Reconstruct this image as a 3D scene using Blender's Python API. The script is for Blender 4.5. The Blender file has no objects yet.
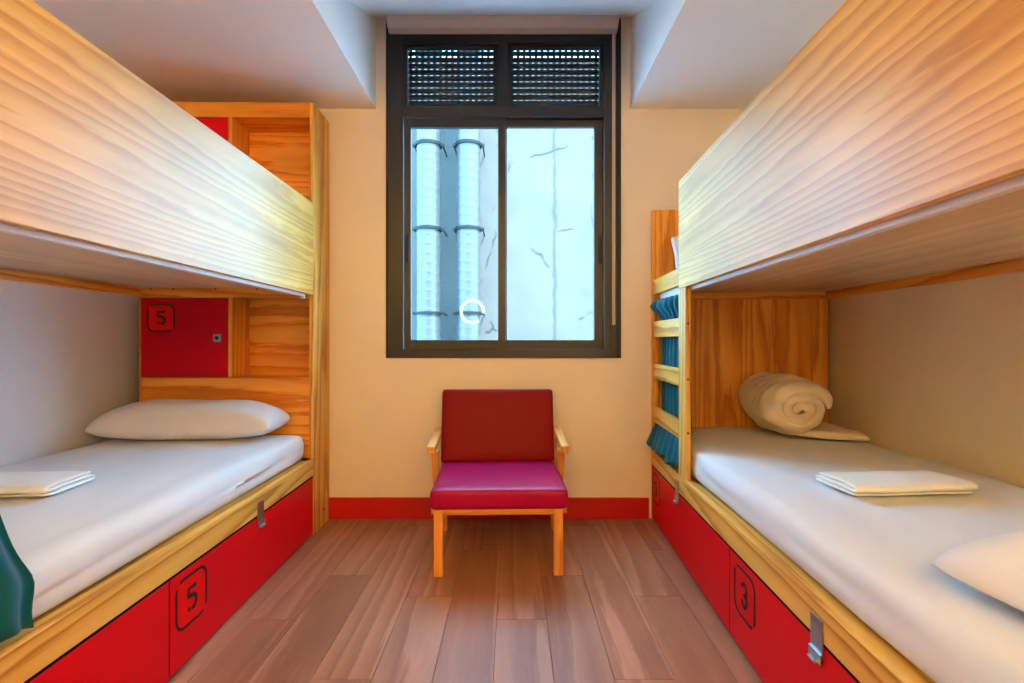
import bpy, bmesh, math, random
from mathutils import Vector, Matrix, noise

random.seed(7)
scn = bpy.context.scene
col = scn.collection

# ------------------------------------------------------------------ camera
F = 500.0                     # focal length in pixels of a 1024 px wide frame
CAMZ = 1.045
D = 2.93                      # distance from the camera to the window wall
cam_d = bpy.data.cameras.new('camera')
cam_d.sensor_width = 36.0
cam_d.lens = F * 36.0 / 1024.0
cam_d.clip_start = 0.02
cam_d.shift_y = -1.5 / 1024.0
cam = bpy.data.objects.new('camera', cam_d)
cam.location = (0, 0, CAMZ)
cam.rotation_euler = (math.pi / 2, 0, 0)
col.objects.link(cam)
scn.camera = cam

# ------------------------------------------------------------------ world, exposure
SKY = 23.0
w = bpy.data.worlds.new('sky')
scn.world = w
w.use_nodes = True
bg = w.node_tree.nodes['Background']
bg.inputs[0].default_value = (0.25, 0.63, 1.0, 1)
bg.inputs[1].default_value = SKY
scn.view_settings.view_transform = 'Standard'
scn.view_settings.look = 'None'
scn.view_settings.exposure = 0.0
scn.view_settings.gamma = 1.0
scn.view_settings.use_curve_mapping = False
try:
    scn.cycles.use_denoising = True
    scn.cycles.max_bounces = 10
    scn.cycles.diffuse_bounces = 6
    scn.cycles.transparent_max_bounces = 16
    scn.cycles.sample_clamp_indirect = 20.0
except Exception:
    pass
# sun from over this building's roof: lights the wall across the yard, never enters the window
sl = bpy.data.lights.new('sun', 'SUN'); sl.energy = 26.0; sl.angle = math.radians(0.6); sl.color = (1.0, 0.97, 0.90)
so = bpy.data.objects.new('sun', sl); col.objects.link(so)
so.rotation_euler = Vector((-0.34, 0.50, -0.80)).to_track_quat('-Z', 'Y').to_euler()
LAMP_W = 74.0
GLOBE = 36.0
LAMP_COL = (1.0, 0.73, 0.26)

# ------------------------------------------------------------------ materials
MATS = {}
def srgb(r, g, b):
    f = lambda c: (c / 255 / 12.92) if c / 255 <= 0.04045 else ((c / 255 + 0.055) / 1.055) ** 2.4
    return (f(r), f(g), f(b), 1)
def newmat(name):
    m = bpy.data.materials.new(name); m.use_nodes = True
    nt = m.node_tree
    return m, nt, nt.nodes['Principled BSDF']
def setp(b, rough=0.5, metal=0.0, spec=0.5, coat=0.0, sheen=0.0):
    b.inputs['Roughness'].default_value = rough
    b.inputs['Metallic'].default_value = metal
    b.inputs['Specular IOR Level'].default_value = spec
    b.inputs['Coat Weight'].default_value = coat
    b.inputs['Coat Roughness'].default_value = 0.15
    b.inputs['Sheen Weight'].default_value = sheen
def plain(name, c, rough=0.5, metal=0.0, spec=0.5, coat=0.0, bump=0.0, bscale=60, vary=0.0, sheen=0.0):
    if name in MATS: return MATS[name]
    m, nt, b = newmat(name)
    b.inputs['Base Color'].default_value = c
    setp(b, rough, metal, spec, coat, sheen)
    N, L = nt.nodes, nt.links
    tc = N.new('ShaderNodeTexCoord')
    nz = N.new('ShaderNodeTexNoise'); nz.inputs['Scale'].default_value = bscale; nz.inputs['Detail'].default_value = 3
    L.new(tc.outputs['Object'], nz.inputs['Vector'])
    if bump:
        bp = N.new('ShaderNodeBump'); bp.inputs['Strength'].default_value = bump; bp.inputs['Distance'].default_value = 0.004
        L.new(nz.outputs['Fac'], bp.inputs['Height']); L.new(bp.outputs['Normal'], b.inputs['Normal'])
    if vary:
        nz2 = N.new('ShaderNodeTexNoise'); nz2.inputs['Scale'].default_value = 3.0; nz2.inputs['Detail'].default_value = 4
        L.new(tc.outputs['Object'], nz2.inputs['Vector'])
        r = N.new('ShaderNodeValToRGB')
        r.color_ramp.elements[0].position = 0.3; r.color_ramp.elements[1].position = 0.7
        r.color_ramp.elements[0].color = tuple(x * (1 - vary) for x in c[:3]) + (1,)
        r.color_ramp.elements[1].color = tuple(min(1, x * (1 + vary)) for x in c[:3]) + (1,)
        L.new(nz2.outputs['Fac'], r.inputs[0]); L.new(r.outputs[0], b.inputs['Base Color'])
    MATS[name] = m
    return m
def wood(name, light, mid, dark, grain='Y', size=1.0, rings=9.0, rough=0.42, per_object=False, coat=0.0, contrast=1.0, stretch=0.22, lines=12.0, spec=0.35):
    """flat-sawn board: contour lines of a noise stretched along the grain, plus fine pores"""
    if name in MATS: return MATS[name]
    m, nt, b = newmat(name)
    N, L = nt.nodes, nt.links
    setp(b, rough, 0, spec, coat)
    tc = N.new('ShaderNodeTexCoord')
    vec = tc.outputs['Object']
    if per_object:
        oi = N.new('ShaderNodeObjectInfo')
        ml = N.new('ShaderNodeMath'); ml.operation = 'MULTIPLY'; ml.inputs[1].default_value = 37.0
        L.new(oi.outputs['Random'], ml.inputs[0])
        va = N.new('ShaderNodeVectorMath'); va.operation = 'ADD'
        L.new(vec, va.inputs[0]); L.new(ml.outputs[0], va.inputs[1]); vec = va.outputs[0]
    def mapped(along, across):
        mp = N.new('ShaderNodeMapping')
        s = {'X': (along, across, across), 'Y': (across, along, across), 'Z': (across, across, along)}[grain]
        mp.inputs['Scale'].default_value = s
        L.new(vec, mp.inputs['Vector']); return mp.outputs[0]
    n1 = N.new('ShaderNodeTexNoise'); n1.inputs['Scale'].default_value = 1.0; n1.inputs['Detail'].default_value = 1.5
    n1.inputs['Roughness'].default_value = 0.45; n1.inputs['Distortion'].default_value = 0.25
    L.new(mapped(stretch / size, 3.6 / size), n1.inputs['Vector'])
    mul = N.new('ShaderNodeMath'); mul.operation = 'MULTIPLY'; mul.inputs[1].default_value = rings
    L.new(n1.outputs['Fac'], mul.inputs[0])
    n2 = N.new('ShaderNodeTexNoise'); n2.inputs['Scale'].default_value = 1.0; n2.inputs['Detail'].default_value = 4
    L.new(mapped(5 / size, 60 / size), n2.inputs['Vector'])
    ad = N.new('ShaderNodeMath'); ad.operation = 'MULTIPLY_ADD'; ad.inputs[1].default_value = 0.55
    sep = N.new('ShaderNodeSeparateXYZ'); L.new(vec, sep.inputs[0])
    i0, i1 = {'X': (1, 2), 'Y': (0, 2), 'Z': (0, 1)}[grain]
    sm = N.new('ShaderNodeMath'); sm.operation = 'ADD'; L.new(sep.outputs[i0], sm.inputs[0]); L.new(sep.outputs[i1], sm.inputs[1])
    ln = N.new('ShaderNodeMath'); ln.operation = 'MULTIPLY_ADD'; ln.inputs[1].default_value = lines
    L.new(sm.outputs[0], ln.inputs[0]); L.new(mul.outputs[0], ln.inputs[2])
    L.new(n2.outputs['Fac'], ad.inputs[0]); L.new(ln.outputs[0], ad.inputs[2])
    fr = N.new('ShaderNodeMath'); fr.operation = 'FRACT'; L.new(ad.outputs[0], fr.inputs[0])
    r = N.new('ShaderNodeValToRGB'); e = r.color_ramp.elements
    e[0].position = 0.0; e[0].color = light
    e[1].position = 1.0; e[1].color = light
    k = e.new(0.45); k.color = mid
    k = e.new(0.80); k.color = tuple(mid[i] + (dark[i] - mid[i]) * contrast for i in range(3)) + (1,)
    k = e.new(0.90); k.color = mid
    L.new(fr.outputs[0], r.inputs[0])
    # broad tone drift and pores
    n3 = N.new('ShaderNodeTexNoise'); n3.inputs['Scale'].default_value = 1.0; n3.inputs['Detail'].default_value = 2
    L.new(mapped(1.2 / size, 5 / size), n3.inputs['Vector'])
    mr = N.new('ShaderNodeMapRange'); mr.inputs[1].default_value = 0.3; mr.inputs[2].default_value = 0.7
    mr.inputs[3].default_value = 0.86; mr.inputs[4].default_value = 1.1
    L.new(n3.outputs['Fac'], mr.inputs[0])
    val = mr.outputs[0]
    if per_object:
        mo = N.new('ShaderNodeMapRange'); mo.inputs[3].default_value = 0.86; mo.inputs[4].default_value = 1.10
        L.new(oi.outputs['Random'], mo.inputs[0])
        mm = N.new('ShaderNodeMath'); mm.operation = 'MULTIPLY'; L.new(val, mm.inputs[0]); L.new(mo.outputs[0], mm.inputs[1]); val = mm.outputs[0]
    hs = N.new('ShaderNodeHueSaturation'); L.new(r.outputs[0], hs.inputs['Color']); L.new(val, hs.inputs['Value'])
    L.new(hs.outputs[0], b.inputs['Base Color'])
    n4 = N.new('ShaderNodeTexNoise'); n4.inputs['Scale'].default_value = 1.0; n4.inputs['Detail'].default_value = 3
    L.new(mapped(8, 260), n4.inputs['Vector'])
    bp = N.new('ShaderNodeBump'); bp.inputs['Strength'].default_value = 0.12; bp.inputs['Distance'].default_value = 0.002
    L.new(n4.outputs['Fac'], bp.inputs['Height']); L.new(bp.outputs['Normal'], b.inputs['Normal'])
    MATS[name] = m
    return m

PINE = (srgb(230, 184, 96), srgb(220, 164, 68), srgb(182, 112, 34))
PINE_WARMLIT = (srgb(244, 176, 76), srgb(238, 158, 50), srgb(208, 118, 28))  # the same pine, with the orange of warm light mixed into its colour
PINEY = lambda: wood('pine_along', *PINE, grain='Y', size=1.0, rings=11)
PINEX = lambda: wood('pine_across', *PINE, grain='X', size=0.8, rings=9)
PINEZ = lambda: wood('pine_upright', *PINE, grain='Z', size=0.8, rings=9)
GUARD = lambda: wood('pine_guard', *PINE, grain='Y', size=0.62, rings=17, rough=0.40, contrast=0.52, lines=30, stretch=0.11, spec=0.5)
WARMLITX = lambda: wood('pine_warmlit_across', *PINE_WARMLIT, grain='X', size=0.6, rings=9)
WARMLITZ = lambda: wood('pine_warmlit_upright', *PINE_WARMLIT, grain='Z', size=0.7, rings=9)
WARMLITY = lambda: wood('pine_warmlit_along', *PINE_WARMLIT, grain='Y', size=0.7, rings=8)
BEECH = lambda: wood('beech_leg', srgb(226, 160, 84), srgb(214, 142, 62), srgb(186, 112, 40), grain='Z', size=0.5, rings=6, contrast=0.6)
BEECHX = lambda: wood('beech_rail', srgb(226, 160, 84), srgb(214, 142, 62), srgb(186, 112, 40), grain='X', size=0.5, rings=6, contrast=0.6)
BEECHY = lambda: wood('beech_arm', srgb(226, 166, 92), srgb(216, 148, 70), srgb(190, 118, 46), grain='Y', size=0.5, rings=6, contrast=0.6)
FLOORM = lambda: wood('floor_oak', srgb(172, 122, 96), srgb(156, 104, 78), srgb(116, 70, 50), grain='Y', size=0.8, rings=7, rough=0.38, per_object=True, contrast=0.4, stretch=0.16, lines=3)
RED = lambda: plain('red_laminate', srgb(214, 4, 18), 0.45, spec=0.15, bump=0.02, bscale=300)
DOORRED = lambda: plain('red_door', srgb(190, 3, 30), 0.45, spec=0.12)
BADGERED = lambda: plain('badge_red', srgb(226, 14, 12), 0.5, spec=0.1)
BASERED = lambda: plain('baseboard_red', srgb(190, 14, 12), 0.4)
INK = lambda: plain('stencil_black', srgb(16, 12, 14), 0.6)
DARK = lambda: plain('gap_shade', srgb(14, 10, 10), 0.9, spec=0.1)  # black that stands in for shade in the drawer gaps
STEEL = lambda: plain('brushed_steel', srgb(176, 180, 184), 0.32, metal=1.0, bump=0.03, bscale=200)
SCREW = lambda: plain('screw_dark', srgb(60, 46, 30), 0.5, metal=0.6)
SHEET = lambda: plain('white_sheet', srgb(220, 222, 227), 0.85, spec=0.15, bump=0.10, bscale=14, sheen=0.1)
PILLOWM = lambda: plain('white_pillowcase', srgb(224, 222, 224), 0.85, spec=0.15, bump=0.12, bscale=18, sheen=0.1)
DUVETM = lambda: plain('cream_duvet', srgb(232, 214, 184), 0.85, spec=0.12, bump=0.6, bscale=26, sheen=0.1)
TOWELM = lambda: plain('white_towel', srgb(240, 238, 234), 0.9, spec=0.1, bump=0.2, bscale=220, sheen=0.2)
TEAL = lambda: plain('teal_curtain', srgb(5, 92, 116), 0.8, spec=0.15, bump=0.15, bscale=260, sheen=0.15)
WALLM = lambda: plain('cream_paint', srgb(236, 222, 206), 0.8, spec=0.2, bump=0.05, bscale=120)
WALLL = lambda: plain('cream_paint_bluelit', srgb(226, 226, 234), 0.8, spec=0.2, bump=0.05, bscale=120)  # wall paint with blue window light mixed into its colour
CEILM = lambda: plain('ceiling_paint', srgb(238, 232, 226), 0.85, spec=0.15, bump=0.03, bscale=120)
ALU = lambda: plain('dark_aluminium', srgb(32, 30, 34), 0.42, metal=0.0, spec=0.5)
RUBBER = lambda: plain('black_seal', srgb(14, 14, 16), 0.6)
STRAP = lambda: plain('shutter_strap', srgb(190, 170, 160), 0.8)
CASS = lambda: plain('shutter_box_paint', srgb(196, 184, 182), 0.6)
SHUT = lambda: plain('shutter_slat', srgb(40, 54, 68), 0.5)
RAILW = lambda: plain('white_track', srgb(226, 222, 226), 0.4)
VINYL = lambda: plain('red_vinyl_bluelit', srgb(158, 2, 66), 0.40, spec=0.16, bump=0.05, bscale=320)  # magenta of the blue window light mixed into the seat's red
VINYLB = lambda: plain('red_vinyl', srgb(124, 5, 10), 0.5, spec=0.12, bump=0.05, bscale=320)
DUCT = lambda: plain('galvanised_sheet', (0.050, 0.050, 0.049, 1), 0.30, metal=0.0, spec=0.35, bump=0.05, bscale=8)
CLAMP = lambda: plain('duct_clamp', (0.0110, 0.0121, 0.0110, 1), 0.6, metal=0.0, spec=0.1)
def WHITE():
    m, nt, b = newmat('white_sticker')
    N, L = nt.nodes, nt.links
    N.remove(b)
    df = N.new('ShaderNodeBsdfDiffuse'); df.inputs[0].default_value = (0.95, 0.95, 0.95, 1)
    tl = N.new('ShaderNodeBsdfTranslucent'); tl.inputs[0].default_value = (0.95, 0.95, 0.95, 1)
    mx = N.new('ShaderNodeMixShader'); mx.inputs[0].default_value = 0.6
    L.new(df.outputs[0], mx.inputs[1]); L.new(tl.outputs[0], mx.inputs[2]); L.new(mx.outputs[0], N['Material Output'].inputs[0])
    return m

def glass():
    if 'glass' in MATS: return MATS['glass']
    m, nt, b = newmat('window_glass')
    N, L = nt.nodes, nt.links
    N.remove(b)
    tr = N.new('ShaderNodeBsdfTransparent'); tr.inputs[0].default_value = (0.965, 0.985, 0.985, 1)
    gl = N.new('ShaderNodeBsdfGlossy'); gl.inputs['Roughness'].default_value = 0.02
    fr = N.new('ShaderNodeFresnel'); fr.inputs[0].default_value = 1.09   # low index keeps reflections weak and the view free of grain
    mx = N.new('ShaderNodeMixShader')
    ge = N.new('ShaderNodeNewGeometry')                 # the pane's far face passes light straight on
    iv = N.new('ShaderNodeMath'); iv.operation = 'SUBTRACT'; iv.inputs[0].default_value = 1.0; L.new(ge.outputs['Backfacing'], iv.inputs[1])
    fm = N.new('ShaderNodeMath'); fm.operation = 'MULTIPLY'; L.new(fr.outputs[0], fm.inputs[0]); L.new(iv.outputs[0], fm.inputs[1])
    L.new(fm.outputs[0], mx.inputs[0]); L.new(tr.outputs[0], mx.inputs[1]); L.new(gl.outputs[0], mx.inputs[2])
    L.new(mx.outputs[0], N['Material Output'].inputs[0])
    MATS['glass'] = m
    return m

def concrete():
    m, nt, b = newmat('pale_concrete')
    N, L = nt.nodes, nt.links
    setp(b, 0.9, 0, 0.0)
    tc = N.new('ShaderNodeTexCoord')
    n1 = N.new('ShaderNodeTexNoise'); n1.inputs['Scale'].default_value = 2.2; n1.inputs['Detail'].default_value = 6
    L.new(tc.outputs['Object'], n1.inputs['Vector'])
    r = N.new('ShaderNodeValToRGB'); e = r.color_ramp.elements
    e[0].position = 0.3; e[0].color = (0.076, 0.068, 0.062, 1); e[1].position = 0.65; e[1].color = (0.088, 0.080, 0.073, 1)
    L.new(n1.outputs['Fac'], r.inputs[0])
    # cracks: edges of large distorted cells, kept only in places
    n2 = N.new('ShaderNodeTexNoise'); n2.inputs['Scale'].default_value = 5; n2.inputs['Detail'].default_value = 5
    L.new(tc.outputs['Object'], n2.inputs['Vector'])
    mx = N.new('ShaderNodeMix'); mx.data_type = 'VECTOR'; mx.inputs['Factor'].default_value = 0.12
    L.new(tc.outputs['Object'], mx.inputs[4]); L.new(n2.outputs['Color'], mx.inputs[5])
    vo = N.new('ShaderNodeTexVoronoi'); vo.feature = 'DISTANCE_TO_EDGE'; vo.inputs['Scale'].default_value = 0.8
    L.new(mx.outputs[1], vo.inputs['Vector'])
    cr = N.new('ShaderNodeValToRGB'); ce = cr.color_ramp.elements
    ce[0].position = 0.003; ce[0].color = (1, 1, 1, 1); ce[1].position = 0.014; ce[1].color = (0, 0, 0, 1)
    L.new(vo.outputs['Distance'], cr.inputs[0])
    n3 = N.new('ShaderNodeTexNoise'); n3.inputs['Scale'].default_value = 3.1; n3.inputs['Detail'].default_value = 4
    L.new(tc.outputs['Object'], n3.inputs['Vector'])
    c3 = N.new('ShaderNodeValToRGB'); c3.color_ramp.elements[0].position = 0.5; c3.color_ramp.elements[1].position = 0.6
    L.new(n3.outputs['Fac'], c3.inputs[0])
    mm = N.new('ShaderNodeMath'); mm.operation = 'MULTIPLY'; L.new(cr.outputs[0], mm.inputs[0]); L.new(c3.outputs[0], mm.inputs[1])
    # one long vertical damp streak
    sx = N.new('ShaderNodeSeparateXYZ'); L.new(mx.outputs[1], sx.inputs[0])
    s1 = N.new('ShaderNodeMath'); s1.operation = 'SUBTRACT'; s1.inputs[1].default_value = 0.66
    L.new(sx.outputs[0], s1.inputs[0])
    s2 = N.new('ShaderNodeMath'); s2.operation = 'ABSOLUTE'; L.new(s1.outputs[0], s2.inputs[0])
    s3 = N.new('ShaderNodeMapRange'); s3.inputs[1].default_value = 0.012; s3.inputs[2].default_value = 0.035
    s3.inputs[3].default_value = 0.55; s3.inputs[4].default_value = 0.0
    L.new(s2.outputs[0], s3.inputs[0])
    ma = N.new('ShaderNodeMath'); ma.operation = 'MAXIMUM'; L.new(mm.outputs[0], ma.inputs[0]); L.new(s3.outputs[0], ma.inputs[1])
    mc = N.new('ShaderNodeMix'); mc.data_type = 'RGBA'
    L.new(ma.outputs[0], mc.inputs['Factor']); L.new(r.outputs[0], mc.inputs[6]); mc.inputs[7].default_value = (0.032, 0.034, 0.031, 1)
    L.new(mc.outputs[2], b.inputs['Base Color'])
    return m

# ------------------------------------------------------------------ mesh helpers
def link(name, bm, m, parent=None, smooth=False, recalc=True, bevel=0.0):
    if recalc: bmesh.ops.recalc_face_normals(bm, faces=bm.faces)
    me = bpy.data.meshes.new(name)
    bm.to_mesh(me); bm.free()
    if smooth:
        for p in me.polygons: p.use_smooth = True
    me.materials.append(m)
    o = bpy.data.objects.new(name, me)
    col.objects.link(o)
    if parent: o.parent = parent
    if bevel:
        md = o.modifiers.new('bevel', 'BEVEL'); md.width = bevel; md.segments = 2; md.limit_method = 'ANGLE'
    return o
def bx(bm, x0, x1, y0, y1, z0, z1):
    r = bmesh.ops.create_cube(bm, size=1)
    bmesh.ops.scale(bm, vec=(abs(x1 - x0), abs(y1 - y0), abs(z1 - z0)), verts=r['verts'])
    bmesh.ops.translate(bm, vec=((x0 + x1) / 2, (y0 + y1) / 2, (z0 + z1) / 2), verts=r['verts'])
    return r['verts']
def box(name, x0, x1, y0, y1, z0, z1, m, parent=None, bevel=0.0015):
    bm = bmesh.new(); bx(bm, x0, x1, y0, y1, z0, z1)
    if bevel:
        bmesh.ops.bevel(bm, geom=bm.edges[:], offset=bevel, segments=2, affect='EDGES', profile=0.5)
    return link(name, bm, m, parent)
def cyl(bm, p0, p1, r0, r1=None, n=16, cap=True):
    r1 = r0 if r1 is None else r1
    p0, p1 = Vector(p0), Vector(p1)
    d = p1 - p0
    r = bmesh.ops.create_cone(bm, cap_ends=cap, segments=n, radius1=r0, radius2=r1, depth=d.length)
    q = d.to_track_quat('Z', 'Y').to_matrix().to_4x4()
    bmesh.ops.transform(bm, matrix=Matrix.Translation((p0 + p1) / 2) @ q, verts=r['verts'])
def empty(name, loc, rz=0.0):
    o = bpy.data.objects.new(name, None); col.objects.link(o)
    o.empty_display_size = 0.1
    o.location = loc; o.rotation_euler = (0, 0, rz)
    return o
def tag(o, label=None, cat=None, group=None, kind=None):
    if label: o['label'] = label
    if cat: o['category'] = cat
    if group: o['group'] = group
    if kind: o['kind'] = kind
    return o
def prism(bm, pts, off):
    """closed polygon of 3D points extruded by a vector"""
    a = [bm.verts.new(p) for p in pts]; off = Vector(off)
    b = [bm.verts.new(Vector(p) + off) for p in pts]
    n = len(pts)
    bm.faces.new(a); bm.faces.new(b[::-1])
    for i in range(n): bm.faces.new((a[i], b[i], b[(i + 1) % n], a[(i + 1) % n]))
def ribbon(bm, pts, wd, to3, th):
    """flat stroke along 2D points; to3(a, b, h) places it"""
    n = len(pts); L, R = [], []
    closed = (Vector(pts[0]) - Vector(pts[-1])).length < 1e-6
    for i in range(n):
        p = Vector(pts[i])
        if closed:
            pa = Vector(pts[i - 1] if i else pts[-2]); pb = Vector(pts[i + 1] if i < n - 1 else pts[1])
        else:
            pa = Vector(pts[max(0, i - 1)]); pb = Vector(pts[min(n - 1, i + 1)])
        t = (pb - pa).normalized(); nn = Vector((-t.y, t.x))
        L.append(p + nn * wd / 2); R.append(p - nn * wd / 2)
    rows = []
    for i in range(n):
        rows.append([bm.verts.new(to3(*L[i], 0)), bm.verts.new(to3(*R[i], 0)), bm.verts.new(to3(*R[i], th)), bm.verts.new(to3(*L[i], th))])
    for i in range(n - 1):
        a, b = rows[i], rows[i + 1]
        for k in range(4):
            bm.faces.new((a[k], a[(k + 1) % 4], b[(k + 1) % 4], b[k]))
    if not closed:
        bm.faces.new(rows[0]); bm.faces.new(rows[-1][::-1])
def disc(bm, c, r, to3, th, n=14):
    prism_pts0 = [to3(c[0] + r * math.cos(2 * math.pi * k / n), c[1] + r * math.sin(2 * math.pi * k / n), 0) for k in range(n)]
    p1 = [to3(c[0] + r * math.cos(2 * math.pi * k / n), c[1] + r * math.sin(2 * math.pi * k / n), th) for k in range(n)]
    a = [bm.verts.new(p) for p in prism_pts0]; b = [bm.verts.new(p) for p in p1]
    bm.faces.new(a); bm.faces.new(b[::-1])
    for i in range(n): bm.faces.new((a[i], b[i], b[(i + 1) % n], a[(i + 1) % n]))
def rrect(cx, cy, wd, ht, r, n=6):
    pts = []
    for (sx, sy, a0) in ((1, 1, 0), (-1, 1, 90), (-1, -1, 180), (1, -1, 270)):
        for k in range(n + 1):
            a = math.radians(a0 + 90 * k / n)
            pts.append((cx + sx * (wd / 2 - r) + r * math.cos(a), cy + sy * (ht / 2 - r) + r * math.sin(a)))
    return pts
def arc(cx, cy, r, a0, a1, n=12, ry=None):
    ry = r if ry is None else ry
    return [(cx + r * math.cos(math.radians(a0 + (a1 - a0) * k / n)), cy + ry * math.sin(math.radians(a0 + (a1 - a0) * k / n))) for k in range(n + 1)]
def badge(parent, digit, to3, size, panel=True):
    """stencilled number in a rounded outline; to3(a, b, h): a right, b up, h out of the surface"""
    if panel:
        bm = bmesh.new(); pts = rrect(0, 0, size, size, size * 0.22)
        a = [bm.verts.new(to3(x, y, 0)) for x, y in pts]; b = [bm.verts.new(to3(x, y, 0.0006)) for x, y in pts]
        bm.faces.new(a); bm.faces.new(b[::-1])
        for i in range(len(pts)): bm.faces.new((a[i], b[i], b[(i + 1) % len(pts)], a[(i + 1) % len(pts)]))
        link('number_plate', bm, BADGERED(), parent)
    bm = bmesh.new(); pts = rrect(0, 0, size, size, size * 0.24); n = len(pts)
    half = n // 2
    start = 10
    run = [pts[(start + k) % n] for k in range(n + 1)]
    ribbon(bm, run[1:half], size * 0.060, to3, 0.0014)          # stencil: two strokes with bridges between
    ribbon(bm, run[half + 1:n], size * 0.060, to3, 0.0014)
    link('number_outline', bm, INK(), parent)
    bm = bmesh.new(); s = size * 0.24; wd = size * 0.088
    if digit == '5':
        ribbon(bm, [(0.62 * s, s * 0.95), (-0.5 * s, s * 0.95), (-0.5 * s, 0.12 * s)], wd, to3, 0.0014)
        ribbon(bm, [(-0.3 * s, 0.22 * s)] + arc(0.02 * s, -0.36 * s, 0.58 * s, 80, -95, 14), wd, to3, 0.0014)
        disc(bm, (-0.42 * s, -0.86 * s), 0.2 * s, to3, 0.0014)
    else:
        ribbon(bm, arc(-0.05 * s, 0.48 * s, 0.52 * s, 110, -80, 12), wd, to3, 0.0014)
        ribbon(bm, arc(-0.05 * s, -0.46 * s, 0.56 * s, 75, -115, 12), wd, to3, 0.0014)
        disc(bm, (-0.46 * s, 0.72 * s), 0.2 * s, to3, 0.0014)
        disc(bm, (-0.46 * s, -0.74 * s), 0.2 * s, to3, 0.0014)
        disc(bm, (0.02 * s, 0.0), 0.17 * s, to3, 0.0014)
    link('number', bm, INK(), parent)

def grid_axis(h, r, n):
    xs = [-h, -h + r * 0.2, -h + r * 0.5, -h + r]
    for k in range(1, n): xs.append(-h + r + (2 * h - 2 * r) * k / n)
    return xs + [h - r, h - r * 0.5, h - r * 0.2, h]
def soft_box(hx, hy, hz, r, nx, ny, nz, fn=None):
    """rounded box, centre at origin; fn(p) bends each point"""
    X, Y, Z = grid_axis(hx, r, nx), grid_axis(hy, r, ny), grid_axis(hz, min(r, hz * 0.98), nz)
    bm = bmesh.new(); cache = {}
    rr = min(r, hz * 0.98)
    def V(p):
        k = tuple(round(c, 6) for c in p)
        if k in cache: return cache[k]
        p = Vector(p)
        i = Vector((max(-hx + rr, min(hx - rr, p.x)), max(-hy + rr, min(hy - rr, p.y)), max(-hz + rr, min(hz - rr, p.z))))
        d = p - i
        if d.length > 1e-9: p = i + d.normalized() * rr
        if fn: p = fn(p)
        v = bm.verts.new(p); cache[k] = v
        return v
    def quad(a, b, c, d):
        vs = []
        for q in (a, b, c, d):
            v = V(q)
            if v not in vs: vs.append(v)
        if len(vs) > 2:
            try: bm.faces.new(vs)
            except ValueError: pass
    for A, B, f in ((X, Y, lambda a, b, s: (a, b, s * hz)), (X, Z, lambda a, b, s: (a, s * hy, b)), (Y, Z, lambda a, b, s: (s * hx, a, b))):
        for s in (-1, 1):
            for i in range(len(A) - 1):
                for j in range(len(B) - 1):
                    quad(f(A[i], B[j], s), f(A[i + 1], B[j], s), f(A[i + 1], B[j + 1], s), f(A[i], B[j + 1], s))
    bmesh.ops.recalc_face_normals(bm, faces=bm.faces)
    return bm
def pillow_bm(L, W, H, seed, flat=0.35, n=40, m=26, crease=0.012):
    """a stuffed pillow lying at z >= 0"""
    bm = bmesh.new(); rows = {}
    for side in (1, -1):
        for i in range(n + 1):
            for j in range(m + 1):
                if side == -1 and (i in (0, n) or j in (0, m)):
                    rows[(side, i, j)] = rows[(1, i, j)]; continue
                s = -math.cos(math.pi * i / n); t = -math.cos(math.pi * j / m)
                px = s * L / 2 * (1 - 0.07 * (1 - abs(t) ** 2) * abs(s) ** 3)
                py = t * W / 2 * (1 - 0.10 * (1 - abs(s) ** 2.5) * abs(t) ** 3)
                k_ = 1 - 0.075 * (s * t) ** 4
                px *= k_; py *= k_
                e = ((1 - abs(s) ** 3.4) ** 0.48) * ((1 - abs(t) ** 2.8) ** 0.48)
                q = Vector((px * 3.2 + seed, py * 3.2, seed * 1.7))
                wr = noise.noise(q) * 0.10 + noise.noise(q * 3.1) * 0.05
                # pulled creases near the ends
                wr += crease * 6 * math.sin(t * 17 + seed) * max(0, abs(s) - 0.6) * e
                up = H * (1 - flat) * e * (1 + wr)
                dn = -H * flat * e
                z = H * flat + (up if side == 1 else dn)
                rows[(side, i, j)] = bm.verts.new((px, py, z))
    for side in (1, -1):
        for i in range(n):
            for j in range(m):
                q = [rows[(side, i, j)], rows[(side, i + 1, j)], rows[(side, i + 1, j + 1)], rows[(side, i, j + 1)]]
                bm.faces.new(q if side == 1 else q[::-1])
    return bm
def strip_bm(path, th, length, nl, fn=None):
    """thick sheet following a 2D path (p, q), run along an axis r; fn(Vector(r, p, q), k) bends it"""
    n = len(path); cs = []
    for i in range(n):
        a = Vector(path[max(0, i - 1)]); b = Vector(path[min(n - 1, i + 1)])
        t = (b - a).normalized(); nn = Vector((-t.y, t.x))
        p = Vector(path[i]); h = th / 2 * (1.0 if 0 < i < n - 1 else 0.55)
        cs.append((p + nn * h, p - nn * h))
    ring = [c[0] for c in cs] + [c[1] for c in reversed(cs)]
    bm = bmesh.new(); rows = []
    for k in range(nl + 1):
        r = -length / 2 + length * k / nl
        row = []
        for c in ring:
            v = Vector((r, c.x, c.y))
            if fn: v = fn(v, k / nl)
            row.append(bm.verts.new(v))
        rows.append(row)
    N = len(ring)
    for k in range(nl):
        for i in range(N):
            bm.faces.new((rows[k][i], rows[k + 1][i], rows[k + 1][(i + 1) % N], rows[k][(i + 1) % N]))
    for row in (rows[0], rows[-1]):
        for i in range(n - 1):
            bm.faces.new((row[i], row[i + 1], row[N - 2 - i], row[N - 1 - i]))
    bmesh.ops.recalc_face_normals(bm, faces=bm.faces)
    return bm
def subsurf(o, lv=1):
    md = o.modifiers.new('smooth', 'SUBSURF'); md.levels = lv; md.render_levels = lv
    return o

PX = D / F                    # metres per pixel on the window wall
def wx(px): return (px - 512.0) * PX
def wz(py): return CAMZ + (340.0 - py) * PX

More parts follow.
